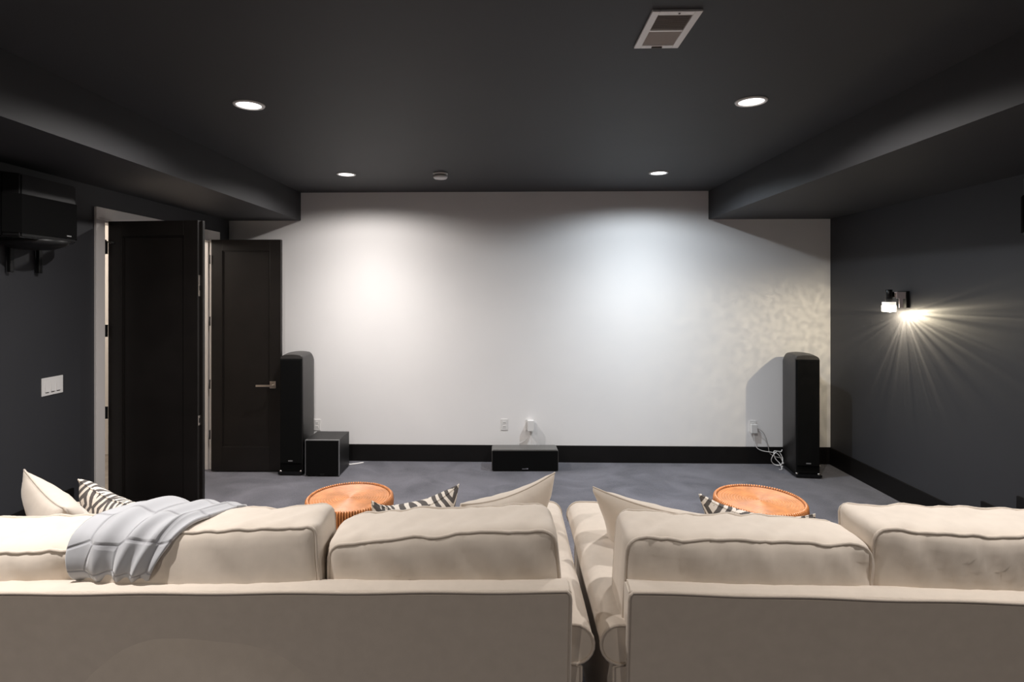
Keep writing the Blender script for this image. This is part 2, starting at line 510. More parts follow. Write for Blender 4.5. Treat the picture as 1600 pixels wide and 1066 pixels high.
# ceiling vent
vx, vy = 0.636, 2.295
t = thing('ceiling_vent', (vx, vy, ZC), 0, 'white ceiling register with two louvred sections', 'vent')
hw, hl_ = 0.095, 0.160
bm = bmesh.new()
fw = 0.029
B(bm, -hw, -hw + fw, -hl_, hl_, -0.010, 0, 0.002); B(bm, hw - fw, hw, -hl_, hl_, -0.010, 0, 0.002)
B(bm, -hw + fw, hw - fw, -hl_, -hl_ + fw, -0.010, 0, 0.002); B(bm, -hw + fw, hw - fw, hl_ - fw, hl_, -0.010, 0, 0.002)
fr = obj('frame', bm, 'white_plastic', t)
bm = bmesh.new(); cyl(bm, (0.01, -hl_ + 0.014, -0.0095), (0.01, -hl_ + 0.014, -0.012), 0.004, 12)
obj('screw', bm, 'dark_slot', fr)
obj('damper_lever', box(-0.022, 0.022, hl_ - 0.020, hl_ - 0.009, -0.016, -0.009, 0.002), 'vent_dark', fr)
obj('crossbar', box(-hw + fw, hw - fw, -0.006, 0.006, -0.0095, 0, 0.001), 'white_plastic', t)
obj('backing', box(-hw + fw, hw - fw, -hl_ + fw, hl_ - fw, -0.0015, 0), 'vent_dark', t)
for (ya, yb) in ((-hl_ + fw, -0.006), (0.006, hl_ - fw)):
    bm = bmesh.new()
    n = 16
    for i in range(n):
        y = ya + (yb - ya) * (i + 0.5) / n
        t2_ = bmesh.new(); bmesh.ops.create_cube(t2_, size=1)
        for v in t2_.verts:
            v.co = Vector((v.co.x * 2 * (hw - fw), v.co.y * 0.0055, v.co.z * 0.0012))
        bmesh.ops.rotate(t2_, verts=t2_.verts[:], cent=(0, 0, 0), matrix=Matrix.Rotation(R(35 if ya < 0 else -35), 3, 'X'))
        bmesh.ops.translate(t2_, verts=t2_.verts[:], vec=(0, y, -0.005))
        merge(bm, t2_)
    tag(obj('louvre_slats', bm, 'vent_slat', t), kind='stuff')

# ------------------------------------------------------------------ wall sconce
sy, sz = 4.845, 1.725
t = thing('wall_sconce', (XR, sy, sz), 0, 'lit chrome wall sconce with crystal shade on the charcoal right wall', 'wall lamp')
obj('backplate', box(-0.028, 0, -0.058, 0.058, -0.068, 0.072, 0.003), 'black_metal', t)
bm = bmesh.new()
B(bm, -0.105, -0.028, -0.03, 0.03, 0.020, 0.066, 0.002)
obj('arm', bm, 'chrome', t)
bm = bmesh.new()
B(bm, -0.108, -0.034, -0.062, -0.056, 0.008, 0.064, 0.001); B(bm, -0.088, -0.056, -0.062, -0.056, -0.066, 0.008, 0.001)
B(bm, -0.108, -0.03, -0.058, -0.03, 0.056, 0.064, 0.001)
obj('front_plate', bm, 'chrome_reflection', t)
bm = bmesh.new(); lathe(bm, [(0.0, 0.0), (0.026, 0.0), (0.026, 0.115), (0.022, 0.12), (0.0, 0.12)], 24, cap=False)
obj('cap', bm, 'gloss_black', t, True, loc=(-0.132, 0, -0.035))
bm = bmesh.new(); lathe(bm, [(0.02, 0.0), (0.05, 0.0), (0.05, 0.022), (0.02, 0.022)], 24)
obj('collar', bm, 'crystal_clear', t, loc=(-0.132, 0, -0.042))
bm = bmesh.new()
lathe(bm, [(0.0, 0.0), (0.048, 0.004), (0.052, 0.012), (0.052, 0.052), (0.046, 0.058), (0.0, 0.058)], 12, cap=False)
obj('crystal_shade', bm, 'crystal', t, loc=(-0.132, 0, -0.104))
sl = bpy.data.lights.new('sconce_lamp', 'POINT')
sl.energy = SCONCE_POWER; sl.color = (1.0, 0.86, 0.62); sl.shadow_soft_size = 0.012
sl.use_nodes = True
nt = sl.node_tree
em = nt.nodes['Emission']
tc = nt.nodes.new('ShaderNodeTexCoord')
sep = nt.nodes.new('ShaderNodeSeparateXYZ'); nt.links.new(tc.outputs['Normal'], sep.inputs[0])
at = nt.nodes.new('ShaderNodeMath'); at.operation = 'ARCTAN2'
nt.links.new(sep.outputs['Z'], at.inputs[0]); nt.links.new(sep.outputs['Y'], at.inputs[1])
nz = nt.nodes.new('ShaderNodeTexNoise'); nz.noise_dimensions = '1D'
nz.inputs['Scale'].default_value = 9.0; nz.inputs['Detail'].default_value = 4; nz.inputs['Roughness'].default_value = 0.7
nt.links.new(at.outputs[0], nz.inputs['W'])
rp = nt.nodes.new('ShaderNodeMapRange')
rp.inputs['From Min'].default_value = 0.38; rp.inputs['From Max'].default_value = 0.68
rp.inputs['To Min'].default_value = 0.30; rp.inputs['To Max'].default_value = 1.9
nt.links.new(nz.outputs['Fac'], rp.inputs['Value'])
# streaks only towards the wall it hangs on; the metal holder blocks most of the upward light
wx = nt.nodes.new('ShaderNodeMapRange'); wx.interpolation_type = 'SMOOTHSTEP'
wx.inputs['From Min'].default_value = 0.02; wx.inputs['From Max'].default_value = 0.2
nt.links.new(sep.outputs['X'], wx.inputs['Value'])
wz = nt.nodes.new('ShaderNodeMapRange'); wz.interpolation_type = 'SMOOTHSTEP'
wz.inputs['From Min'].default_value = 0.35; wz.inputs['From Max'].default_value = -0.15
wz.inputs['To Min'].default_value = 0.0; wz.inputs['To Max'].default_value = 1.0
nt.links.new(sep.outputs['Z'], wz.inputs['Value'])
upf = nt.nodes.new('ShaderNodeMapRange')
upf.inputs['To Min'].default_value = 0.75; upf.inputs['To Max'].default_value = 0.10
nt.links.new(wx.outputs[0], upf.inputs['Value'])
zf = nt.nodes.new('ShaderNodeMix'); zf.inputs[3].default_value = 1.0
nt.links.new(wz.outputs[0], zf.inputs[0]); nt.links.new(upf.outputs[0], zf.inputs[2])
spk = nt.nodes.new('ShaderNodeTexNoise'); spk.inputs['Scale'].default_value = 24.0; spk.inputs['Detail'].default_value = 4
nt.links.new(tc.outputs['Normal'], spk.inputs['Vector'])
spm = nt.nodes.new('ShaderNodeMapRange'); spm.inputs['From Min'].default_value = 0.35; spm.inputs['From Max'].default_value = 0.7
spm.inputs['To Min'].default_value = 0.75; spm.inputs['To Max'].default_value = 1.35
nt.links.new(spk.outputs['Fac'], spm.inputs['Value'])
mxn = nt.nodes.new('ShaderNodeMix'); nt.links.new(spm.outputs[0], mxn.inputs[2])
nt.links.new(wx.outputs[0], mxn.inputs[0]); nt.links.new(rp.outputs[0], mxn.inputs[3])
mul = nt.nodes.new('ShaderNodeMath'); mul.operation = 'MULTIPLY'
nt.links.new(mxn.outputs[0], mul.inputs[0]); nt.links.new(zf.outputs[0], mul.inputs[1])
nt.links.new(mul.outputs[0], em.inputs['Strength'])
slo = bpy.data.objects.new('sconce_lamp', sl); COL.objects.link(slo); slo.parent = t; slo.location = (-0.115, 0, -0.110)

# ------------------------------------------------------------------ wall plates
def outlet(name, loc, rz, label, socket='duplex'):
    """plate faces local -y; centre at loc"""
    o = thing(name, loc, rz, label, 'outlet')
    obj('cover_plate', box(-0.036, 0.036, -0.006, 0, -0.058, 0.058, 0.002), 'white_plastic', o)
    if socket == 'duplex':
        for zc in (-0.021, 0.021):
            s = obj('socket', box(-0.017, 0.017, -0.008, -0.005, zc - 0.015, zc + 0.015, 0.002), 'white_plastic', o)
            obj('slots', B(box(-0.008, -0.005, -0.0088, -0.0075, zc - 0.004, zc + 0.006), 0.005, 0.008, -0.0088, -0.0075, zc - 0.004, zc + 0.006), 'dark_slot', s)
    return o
outlet('wall_outlet', (-0.047, YB, 0.392), 0, 'white wall outlet left of the plugged-in adapter, above the centre speaker')
outlet('wall_outlet', (0.213, YB, 0.392), 0, 'white wall outlet behind the plugged-in white adapter')
outlet('wall_outlet', (2.546, YB, 0.392), 0, 'white wall outlet with cables beside the right tower speaker')
outlet('wall_outlet', (-2.040, YB, 0.378), 0, 'white wall outlet half hidden behind the left tower speaker')
ad = thing('power_adapter', (0.226, YB - 0.0125, 0.39), 0, 'white power adapter plugged into the wall above the centre speaker', 'adapter')
obj('body', box(-0.030, 0.036, -0.052, 0, -0.055, 0.058, 0.005), 'white_plastic', ad)
bm = bmesh.new()
tube(bm, spline([(0.0, -0.03, -0.054), (-0.01, -0.03, -0.09), (-0.06, -0.02, -0.16), (-0.14, -0.012, -0.20), (-0.15, -0.035, -0.24), (-0.16, -0.05, -0.30), (-0.15, -0.045, -0.385)], 6), 0.0028, 6)
obj('cord', bm, 'white_cord', ad, True)
bm = bmesh.new()
tube(bm, [(0.03, -0.004, -0.054), (0.032, -0.003, -0.15), (0.03, -0.024, -0.23), (0.03, -0.024, -0.385)], 0.0018, 6)
obj('thin_lead', bm, 'white_cord', ad, True)
# plug and cable loops by the right tower
pg = thing('cable_plug', (2.546, YB - 0.0125, 0.385), 0, 'white plug with looped pale cables behind the right tower speaker', 'cable')
obj('plug_body', box(-0.030, 0.034, -0.030, 0, -0.062, 0.030, 0.004), 'white_plastic', pg)
bm = bmesh.new()
tube(bm, spline([(0.0, -0.018, -0.06), (0.003, -0.02, -0.12), (0.02, -0.03, -0.20), (0.07, -0.04, -0.235), (0.15, -0.06, -0.245), (0.22, -0.07, -0.26), (0.255, -0.10, -0.33), (0.235, -0.14, -0.376)], 8), 0.004, 7)
obj('power_cord', bm, 'white_cord', pg, True)
bm = bmesh.new()
tube(bm, spline([(0.032, -0.018, -0.01), (0.08, -0.03, -0.04), (0.12, -0.03, -0.11), (0.14, -0.035, -0.20), (0.15, -0.05, -0.26), (0.20, -0.07, -0.29), (0.27, -0.09, -0.30)], 8), 0.0035, 7)
obj('signal_cord', bm, 'grey_cord', pg, True)
bm = bmesh.new()
loop = []
for i in range(15):
    a = 2 * math.pi * i / 14 - 0.4
    loop.append((0.195 + 0.055 * math.cos(a), -0.11 + 0.02 * math.sin(2 * a), -0.295 + 0.07 * math.sin(a)))
tube(bm, spline(loop, 4), 0.0046, 7)
tube(bm, spline([(0.245, -0.11, -0.205), (0.23, -0.115, -0.225), (0.16, -0.12, -0.22), (0.17, -0.125, -0.29), (0.21, -0.14, -0.34), (0.20, -0.20, -0.3765), (0.17, -0.21, -0.3795)], 8), 0.0046, 7)
obj('cable_coil', bm, 'white_cord', pg, True)
# loose white cable ends on the carpet
bm = bmesh.new(); tube(bm, spline([(-1.70, 5.80, 0.005), (-1.65, 5.79, 0.006), (-1.58, 5.82, 0.006), (-1.52, 5.86, 0.006)], 8), 0.0075, 8)
tag(obj('cable', bm, 'white_cord', None, True), 'short white cable lying on the carpet beside the subwoofer', 'cable')
bm = bmesh.new(); tube(bm, spline([(3.02, 5.90, 0.008), (3.12, 5.88, 0.008), (3.19, 5.85, 0.008)], 8), 0.006, 8)
tag(obj('cable', bm, 'white_cord', None, True), 'white cable end on the carpet right of the right tower speaker', 'cable')

# triple light switch on the left wall
t = thing('light_switch', (XL, 3.612, 1.175), R(90), 'white three-gang rocker light switch on the dark left wall', 'light switch')
obj('cover_plate', box(-0.086, 0.086, -0.006, 0, -0.058, 0.058, 0.002), 'white_plastic', t)
for xx in (-0.046, 0, 0.046):
    bm = bmesh.new()
    extrude_poly(bm, [(-0.005, -0.034), (-0.0115, -0.034), (-0.007, 0.034), (-0.005, 0.034)], 'x', xx - 0.0165, xx + 0.0165)
    s = obj('rocker', bm, 'white_plastic', t)
    obj('dimmer_slot', box(xx - 0.012, xx + 0.012, -0.0075, -0.0055, -0.041, -0.037), 'dark_slot', s)

# ------------------------------------------------------------------ speakers
def tower(loc, rz, label):
    t = thing('tower_speaker', loc, rz, label, 'speaker', 'tower speakers beside the white wall')
    wd, dp, ht = 0.218, 0.40, 1.175
    hw = wd / 2
    # local: x width, y depth (front at 0), z up.  plinth first
    bm = bmesh.new()
    extrude_poly(bm, [(-hw - 0.008, -0.02), (hw + 0.008, -0.02), (hw + 0.018, 0.06), (hw + 0.018, dp - 0.06), (hw - 0.02, dp + 0.01), (-hw + 0.02, dp + 0.01), (-hw - 0.018, dp - 0.06), (-hw - 0.018, 0.06)], 'z', 0.012, 0.036)
    bmesh.ops.bevel(bm, geom=bm.edges[:], offset=0.003, segments=2, affect='EDGES')
    obj('plinth', bm, 'gloss_black', t)
    for (fx, fy) in ((-hw + 0.01, 0.015), (hw - 0.01, 0.015), (-hw + 0.01, dp - 0.05), (hw - 0.01, dp - 0.05)):
        bm = bmesh.new(); lathe(bm, [(0.0, 0), (0.010, 0.0), (0.014, 0.008), (0.014, 0.040), (0.010, 0.046), (0.0, 0.047)], 16, cap=False)
        obj('foot', bm, 'chrome', t, True, loc=(fx, fy, 0))
    # cabinet: bowed sides, arched top
    bm = bmesh.new()
    ny, nz, nx = 14, 3, 10
    def side(s):   # half width at depth fraction s
        return hw * (1.0 - 0.16 * s ** 2.2)
    def top(s):    # height at depth fraction
        return ht - 0.012 + 0.020 * math.sin(math.pi * min(1, s * 0.85 + 0.1)) - (0.05 * max(0, (s - 0.72) / 0.28) ** 2)
    rows = []
    for i in range(ny + 1):
        s = i / ny
        y = 0.022 + s * (dp - 0.022)
        hwid = side(s); tz = top(s)
        ring = [(-hwid, y, 0.036)]
        r = 0.035
        ring.append((-hwid, y, tz - r))
        for k in range(1, 5):
            a = math.pi / 2 * k / 5
            ring.append((-hwid + r - r * math.cos(a), y, tz - r + r * math.sin(a)))
        for k in range(nx + 1):
            u = -1 + 2 * k / nx
            ring.append(((hwid - r) * u, y, tz + 0.006 * (1 - u * u)))
        for k in range(4, 0, -1):
            a = math.pi / 2 * k / 5
            ring.append((hwid - r + r * math.cos(a), y, tz - r + r * math.sin(a)))
        ring += [(hwid, y, tz - r), (hwid, y, 0.036)]
        rows.append([bm.verts.new(p) for p in ring])
    for a, b in zip(rows, rows[1:]):
        for k in range(len(a) - 1):
            bm.faces.new((a[k], a[k + 1], b[k + 1], b[k]))
        bm.faces.new((a[-1], a[0], b[0], b[-1]))
    bm.faces.new(rows[0]); bm.faces.new(rows[-1][::-1])
    c = obj('cabinet', bm, 'speaker_side', t, True)
    for p in c.data.polygons:
        if len(p.vertices) > 4: p.use_smooth = False
    obj('baffle', box(-hw + 0.002, hw - 0.002, 0.010, 0.024, 0.04, ht - 0.038, 0.004), 'grille_cloth', t)
    g = obj('grille', box(-hw + 0.008, hw - 0.008, -0.003, 0.012, 0.115, ht - 0.044, 0.005), 'grille_cloth', t)
    obj('badge', box(-0.022, 0.022, -0.0045, -0.002, 0.135, 0.146, 0.001), 'silver_trim', g)
    return t
tower((-2.132, 5.452, 0), R(0), 'black tower speaker beside the open door and the subwoofer')
tower((2.882, 5.490, 0), R(-6), 'black tower speaker in the right corner beside the cables')
o = bpy.data.objects

# subwoofer
t = thing('subwoofer', (-1.808, 5.415, 0), 0, 'black cube subwoofer with thin silver front edge beside the left tower speaker', 'speaker')
obj('cabinet', box(-0.165, 0.165, 0.012, 0.345, 0.012, 0.356, 0.003), 'satin_black', t)
bm = bmesh.new()
B(bm, -0.167, 0.167, 0.0, 0.014, 0.349, 0.357, 0.001); B(bm, 0.159, 0.167, 0.0, 0.014, 0.01, 0.349, 0.001); B(bm, -0.167, -0.161, 0.0, 0.014, 0.01, 0.349, 0.001)
obj('edge_trim', bm, 'silver_trim', t)
g = obj('grille', box(-0.161, 0.159, -0.004, 0.014, 0.012, 0.349, 0.004), 'grille_cloth', t)
obj('badge', box(-0.02, 0.02, -0.0052, -0.0035, 0.02, 0.028), 'satin_black', g)
for (fx, fy) in ((-0.14, 0.04), (0.14, 0.04), (-0.14, 0.31), (0.14, 0.31)):
    bm = bmesh.new(); cyl(bm, (fx, fy, 0), (fx, fy, 0.013), 0.018, 14)
    obj('foot', bm, 'black_metal', t)

# centre speaker
t = thing('centre_speaker', (0.163, 5.622, 0), R(1.4), 'long low black centre speaker on the carpet under the wall outlets', 'speaker')
bm = bmesh.new()
extrude_poly(bm, [(-0.333, 0.004), (0.333, 0.004), (0.333, 0.20), (0.317, 0.213), (-0.317, 0.213), (-0.333, 0.20)], 'y', 0.014, 0.20)
bmesh.ops.bevel(bm, geom=bm.edges[:], offset=0.004, segments=2, affect='EDGES')
obj('cabinet', bm, 'speaker_grey', t)
g = obj('grille', box(-0.328, 0.328, 0.0, 0.016, 0.006, 0.203, 0.004), 'grille_cloth', t)
bm = bmesh.new()
for k, (xa, wd_) in enumerate(((-0.030, 0.012), (-0.014, 0.010), (0.0, 0.010), (0.014, 0.016))):
    B(bm, xa, xa + wd_, -0.0025, -0.0005, 0.022, 0.031 if k != 3 else 0.034, 0.0)
obj('badge', bm, 'chrome', g)

def surround(loc, rz, label):
    """body along local x (width), wall at y=0, sticks out to -y"""
    t = thing('surround_speaker', loc, rz, label, 'speaker', 'surround speakers high on the side walls')
    bm = bmesh.new()
    hw = 0.30
    extrude_poly(bm, [(-hw, 0), (hw, 0), (hw - 0.035, -0.19), (hw - 0.10, -0.245), (-hw + 0.10, -0.245), (-hw + 0.035, -0.19)], 'z', 0.0, 0.36)
    bmesh.ops.bevel(bm, geom=bm.edges[:], offset=0.008, segments=2, affect='EDGES')
    obj('cabinet', bm, 'gloss_black', t)
    bm = bmesh.new()
    extrude_poly(bm, [(-hw + 0.03, -0.20), (-hw + 0.10, -0.252), (hw - 0.10, -0.252), (hw - 0.03, -0.20), (hw - 0.05, -0.19), (-hw + 0.05, -0.19)], 'z', 0.025, 0.245)
    g = obj('grille', bm, 'grille_cloth', t)
    obj('badge', box(0.12, 0.155, -0.2555, -0.250, 0.035, 0.043, 0.001), 'silver_trim', g)
    bm = bmesh.new(); lathe(bm, [(0.0, -0.05), (0.10, -0.048), (0.16, -0.025), (0.185, 0.004)], 32)
    obj('round_underside', bm, 'satin_black', t, True, loc=(0.05, -0.10, 0))  # dark bowl rounding the underside of the cabinet
    for xx in (-0.02, 0.185):
        bm = bmesh.new()
        B(bm, xx - 0.014, xx + 0.014, -0.035, -0.012, -0.19, 0.03, 0.004)
        b_ = obj('mount_arm', bm, 'black_metal', t)
        bm = bmesh.new(); cyl(bm, (xx, -0.036, -0.012), (xx, -0.040, -0.012), 0.006, 10)
        obj('screw', bm, 'chrome', b_)
    return t
surround((XL, 3.30, 2.095), R(90), 'black surround speaker high on the left wall above the light switch')
surround((XR, 3.27, 2.125), R(-90), 'black surround speaker high on the right wall at the edge of the view')

# ------------------------------------------------------------------ rattan stools
def stool(loc, rz, label):
    t = thing('rattan_stool', loc, rz, label, 'stool', 'round rattan stools in front of the sofas')
    ht, r = 0.418, 0.226
    bm = bmesh.new()
    prof = []
    n = 15
    rin = r - 0.015
    for i in range(n):
        a0 = rin * i / n; a1 = rin * (i + 1) / n
        for k in range(4):
            u = k / 4
            prof.append((a0 + (a1 - a0) * u, ht - 0.006 + 0.0042 * math.sin(math.pi * u)))
    prof.append((rin, ht - 0.006)); prof.append((rin, ht - 0.03))
    lathe(bm, prof, 64, cap=True)
    tp = obj('coiled_top', bm, 'rattan_top', t, True)
    bm = bmesh.new()
    lathe(bm, [(rin - 0.004, ht - 0.03), (rin - 0.02, ht - 0.2), (rin - 0.01, 0.02), (rin - 0.03, 0.02)], 40, cap=False)
    obj('inner_drum', bm, 'rattan_dark', t, True)
    # upright canes bent over the rim
    bm = bmesh.new()
    N = 104
    for i in range(N):
        a = 2 * math.pi * i / N
        path = [(r - 0.015, ht - 0.003), (r - 0.008, ht + 0.0030), (r - 0.002, ht - 0.004), (r + 0.001, ht - 0.03), (r - 0.010, ht - 0.12), (r - 0.014, ht - 0.21), (r - 0.008, 0.10), (r + 0.002, 0.004)]
        tube(bm, [(p[0] * math.cos(a), p[0] * math.sin(a), p[1]) for p in path], 0.0056, 6)
    tag(obj('upright_canes', bm, 'rattan', t, True), kind='stuff')
    bm = bmesh.new()
    ring = [((rin - 0.001) * math.cos(2 * math.pi * i / 72), (rin - 0.001) * math.sin(2 * math.pi * i / 72), ht - 0.0045) for i in range(72)]
    tube(bm, ring, 0.0035, 6, closed=True)
    obj('inset_ring', bm, 'rattan_dark', t, True)
    bm = bmesh.new()
    ring = [((r + 0.006) * math.cos(2 * math.pi * i / 72), (r + 0.006) * math.sin(2 * math.pi * i / 72), 0.014) for i in range(72)]
    tube(bm, ring, 0.012, 8, closed=True)
    obj('base_ring', bm, 'rattan', t, True)
    return t
stool((-0.850, 2.995, ZP), 0.3, 'round orange-brown rattan stool in front of the left sofa')
stool((1.325, 3.010, ZP), 1.1, 'round orange-brown rattan stool in front of the right sofa')

# ------------------------------------------------------------------ sofas
def wob(x, y, z, s, seed):
    return noise.noise(Vector((x * s + seed * 7.3, y * s + seed * 3.1, z * s - seed * 1.7)))

def box_cushion(name, parent, w, t, h, loc, rot, seed, m='linen', bul=0.030, btop=0.005, wr=0.012, pipe=True, axis='y', n=(30, 8, 20)):
    """local x width, y thickness, z height (origin at bottom centre). Piping runs round both big faces."""
    hx, hy, hz = w / 2, t / 2, h / 2
    r = min(0.028, hy * 0.5)
    def deform(p):
        x, y, z = p
        u, v, q = x / hx, y / hy, z / hz
        cu, cv, cq = max(0, 1 - u * u), max(0, 1 - v * v), max(0, 1 - q * q)
        if axis == 'y':
            y += (1 if y > 0 else -1) * bul * (cu ** 0.6) * (cq ** 0.6) * min(1, abs(v))
            z += btop * (q if q > 0 else 0.3 * q) * (cu ** 0.5) * (0.45 + 0.55 * cv)
            x += 0.010 * u * cq
            # corners draw in
            z -= 0.004 * max(0, q) * abs(u) ** 6
        else:
            z += (1 if z > 0 else -1) * bul * (cu ** 0.6) * (cv ** 0.6) * min(1, abs(q))
            y += btop * v * (cu ** 0.5)
        # soft lumps, then creases running away from the welts
        k = 0.010 * wob(x, y, z, 5.0, seed)
        z += k * (1 if q > 0 else 0.3); y += 0.6 * k
        e = math.exp(-((q - 0.85) / 0.5) ** 2) if axis == 'y' else 0.5
        cr = wob(x * 2.6 + z * 1.4, y * 0.6, z * 0.7, 9.0, seed + 5)
        y += wr * e * cr * (1 if v > 0 else -1)
        z += wr * 0.7 * e * wob(x * 2.2 - y * 2.0, y, 0, 9.0, seed + 9) * (1 if q > 0 else 0)
        return Vector((x, y, z + hz))
    bm = bmesh.new()
    verts = {}
    def key(p): return tuple(round(c, 5) for c in p)
    def put(p):
        kk = key(p)
        if kk not in verts:
            P = Vector(p)
            c = Vector((max(-hx + r, min(hx - r, P.x)), max(-hy + r, min(hy - r, P.y)), max(-hz + r, min(hz - r, P.z))))
            d = P - c
            if d.length > 1e-7: d = d.normalized() * r
            verts[kk] = bm.verts.new(deform(c + d))
        return verts[kk]
    def coords(half, k):
        # denser at the rims
        base = [-1 + 2 * i / k for i in range(k + 1)]
        inner = [b * (half - r) for b in base]
        return [-half, -half + 0.45 * r] + inner + [half - 0.45 * r, half]
    X, Y, Z = coords(hx, n[0]), coords(hy, n[1]), coords(hz, n[2])
    def face_grid(A, Bc, f):
        for i in range(len(A) - 1):
            for j in range(len(Bc) - 1):
                q = [put(f(A[i], Bc[j])), put(f(A[i + 1], Bc[j])), put(f(A[i + 1], Bc[j + 1])), put(f(A[i], Bc[j + 1]))]
                if len(set(q)) == 4: 
                    try: bm.faces.new(q)
                    except ValueError: pass
    for s in (-1, 1):
        face_grid(X, Z, lambda a, b: (a, s * hy, b))
        face_grid(X, Y, lambda a, b: (a, b, s * hz))
        face_grid(Y, Z, lambda a, b: (s * hx, a, b))
    c = obj(name, bm, m, parent, True, loc, rot)
    if pipe:
        rc = 0.03
        k = 1 - math.sqrt(0.5)
        for s in (-1, 1):
            pts = []
            a_, b_ = (hx, hz) if axis == 'y' else (hx, hy)
            def side(p0, p1, m_):
                return [(p0[0] + (p1[0] - p0[0]) * i / m_, p0[1] + (p1[1] - p0[1]) * i / m_) for i in range(m_)]
            o_ = -r * k + 0.001
            A0, B0 = a_ + o_, b_ + o_
            loop = []
            for (cx_, cy_, a0) in ((A0 - rc, B0 - rc, 0), (-A0 + rc, B0 - rc, 90), (-A0 + rc, -B0 + rc, 180), (A0 - rc, -B0 + rc, 270)):
                for i in range(5):
                    an = R(a0 + 90 * i / 4)
                    loop.append((cx_ + rc * math.cos(an), cy_ + rc * math.sin(an)))
            dense = []
            for i in range(len(loop)):
                p0, p1 = loop[i], loop[(i + 1) % len(loop)]
                L_ = math.hypot(p1[0] - p0[0], p1[1] - p0[1])
                dense += side(p0, p1, max(1, int(L_ / 0.018)))
            if axis == 'y':
                path = [deform((p[0], s * (hy + o_), p[1])) for p in dense]
            else:
                path = [deform((p[0], p[1], s * (hz + o_))) for p in dense]
            bm = bmesh.new(); tube(bm, path, 0.0048, 6, closed=True)
            obj('piping', bm, 'linen_pipe', c, True)
    return c

def arm_profile(W):
    """x outwards from the inner face, z up"""
    p = [(0.0, 0.10), (0.0, 0.555)]
    c = (0.062, 0.573)
    for i in range(0, 9):                 # rounded top from inner face to the outer roll
        a = R(180 - 90 * i / 8)
        p.append((c[0] + 0.062 * math.cos(a), c[1] + 0.062 * math.sin(a)))
    c2 = (W - 0.052, 0.583)
    for i in range(0, 13):
        a = R(90 - 205 * i / 12)
        p.append((c2[0] + 0.052 * math.cos(a), c2[1] + 0.052 * math.sin(a)))
    p.append((W - 0.034, 0.525)); p.append((W - 0.034, 0.10))
    return p

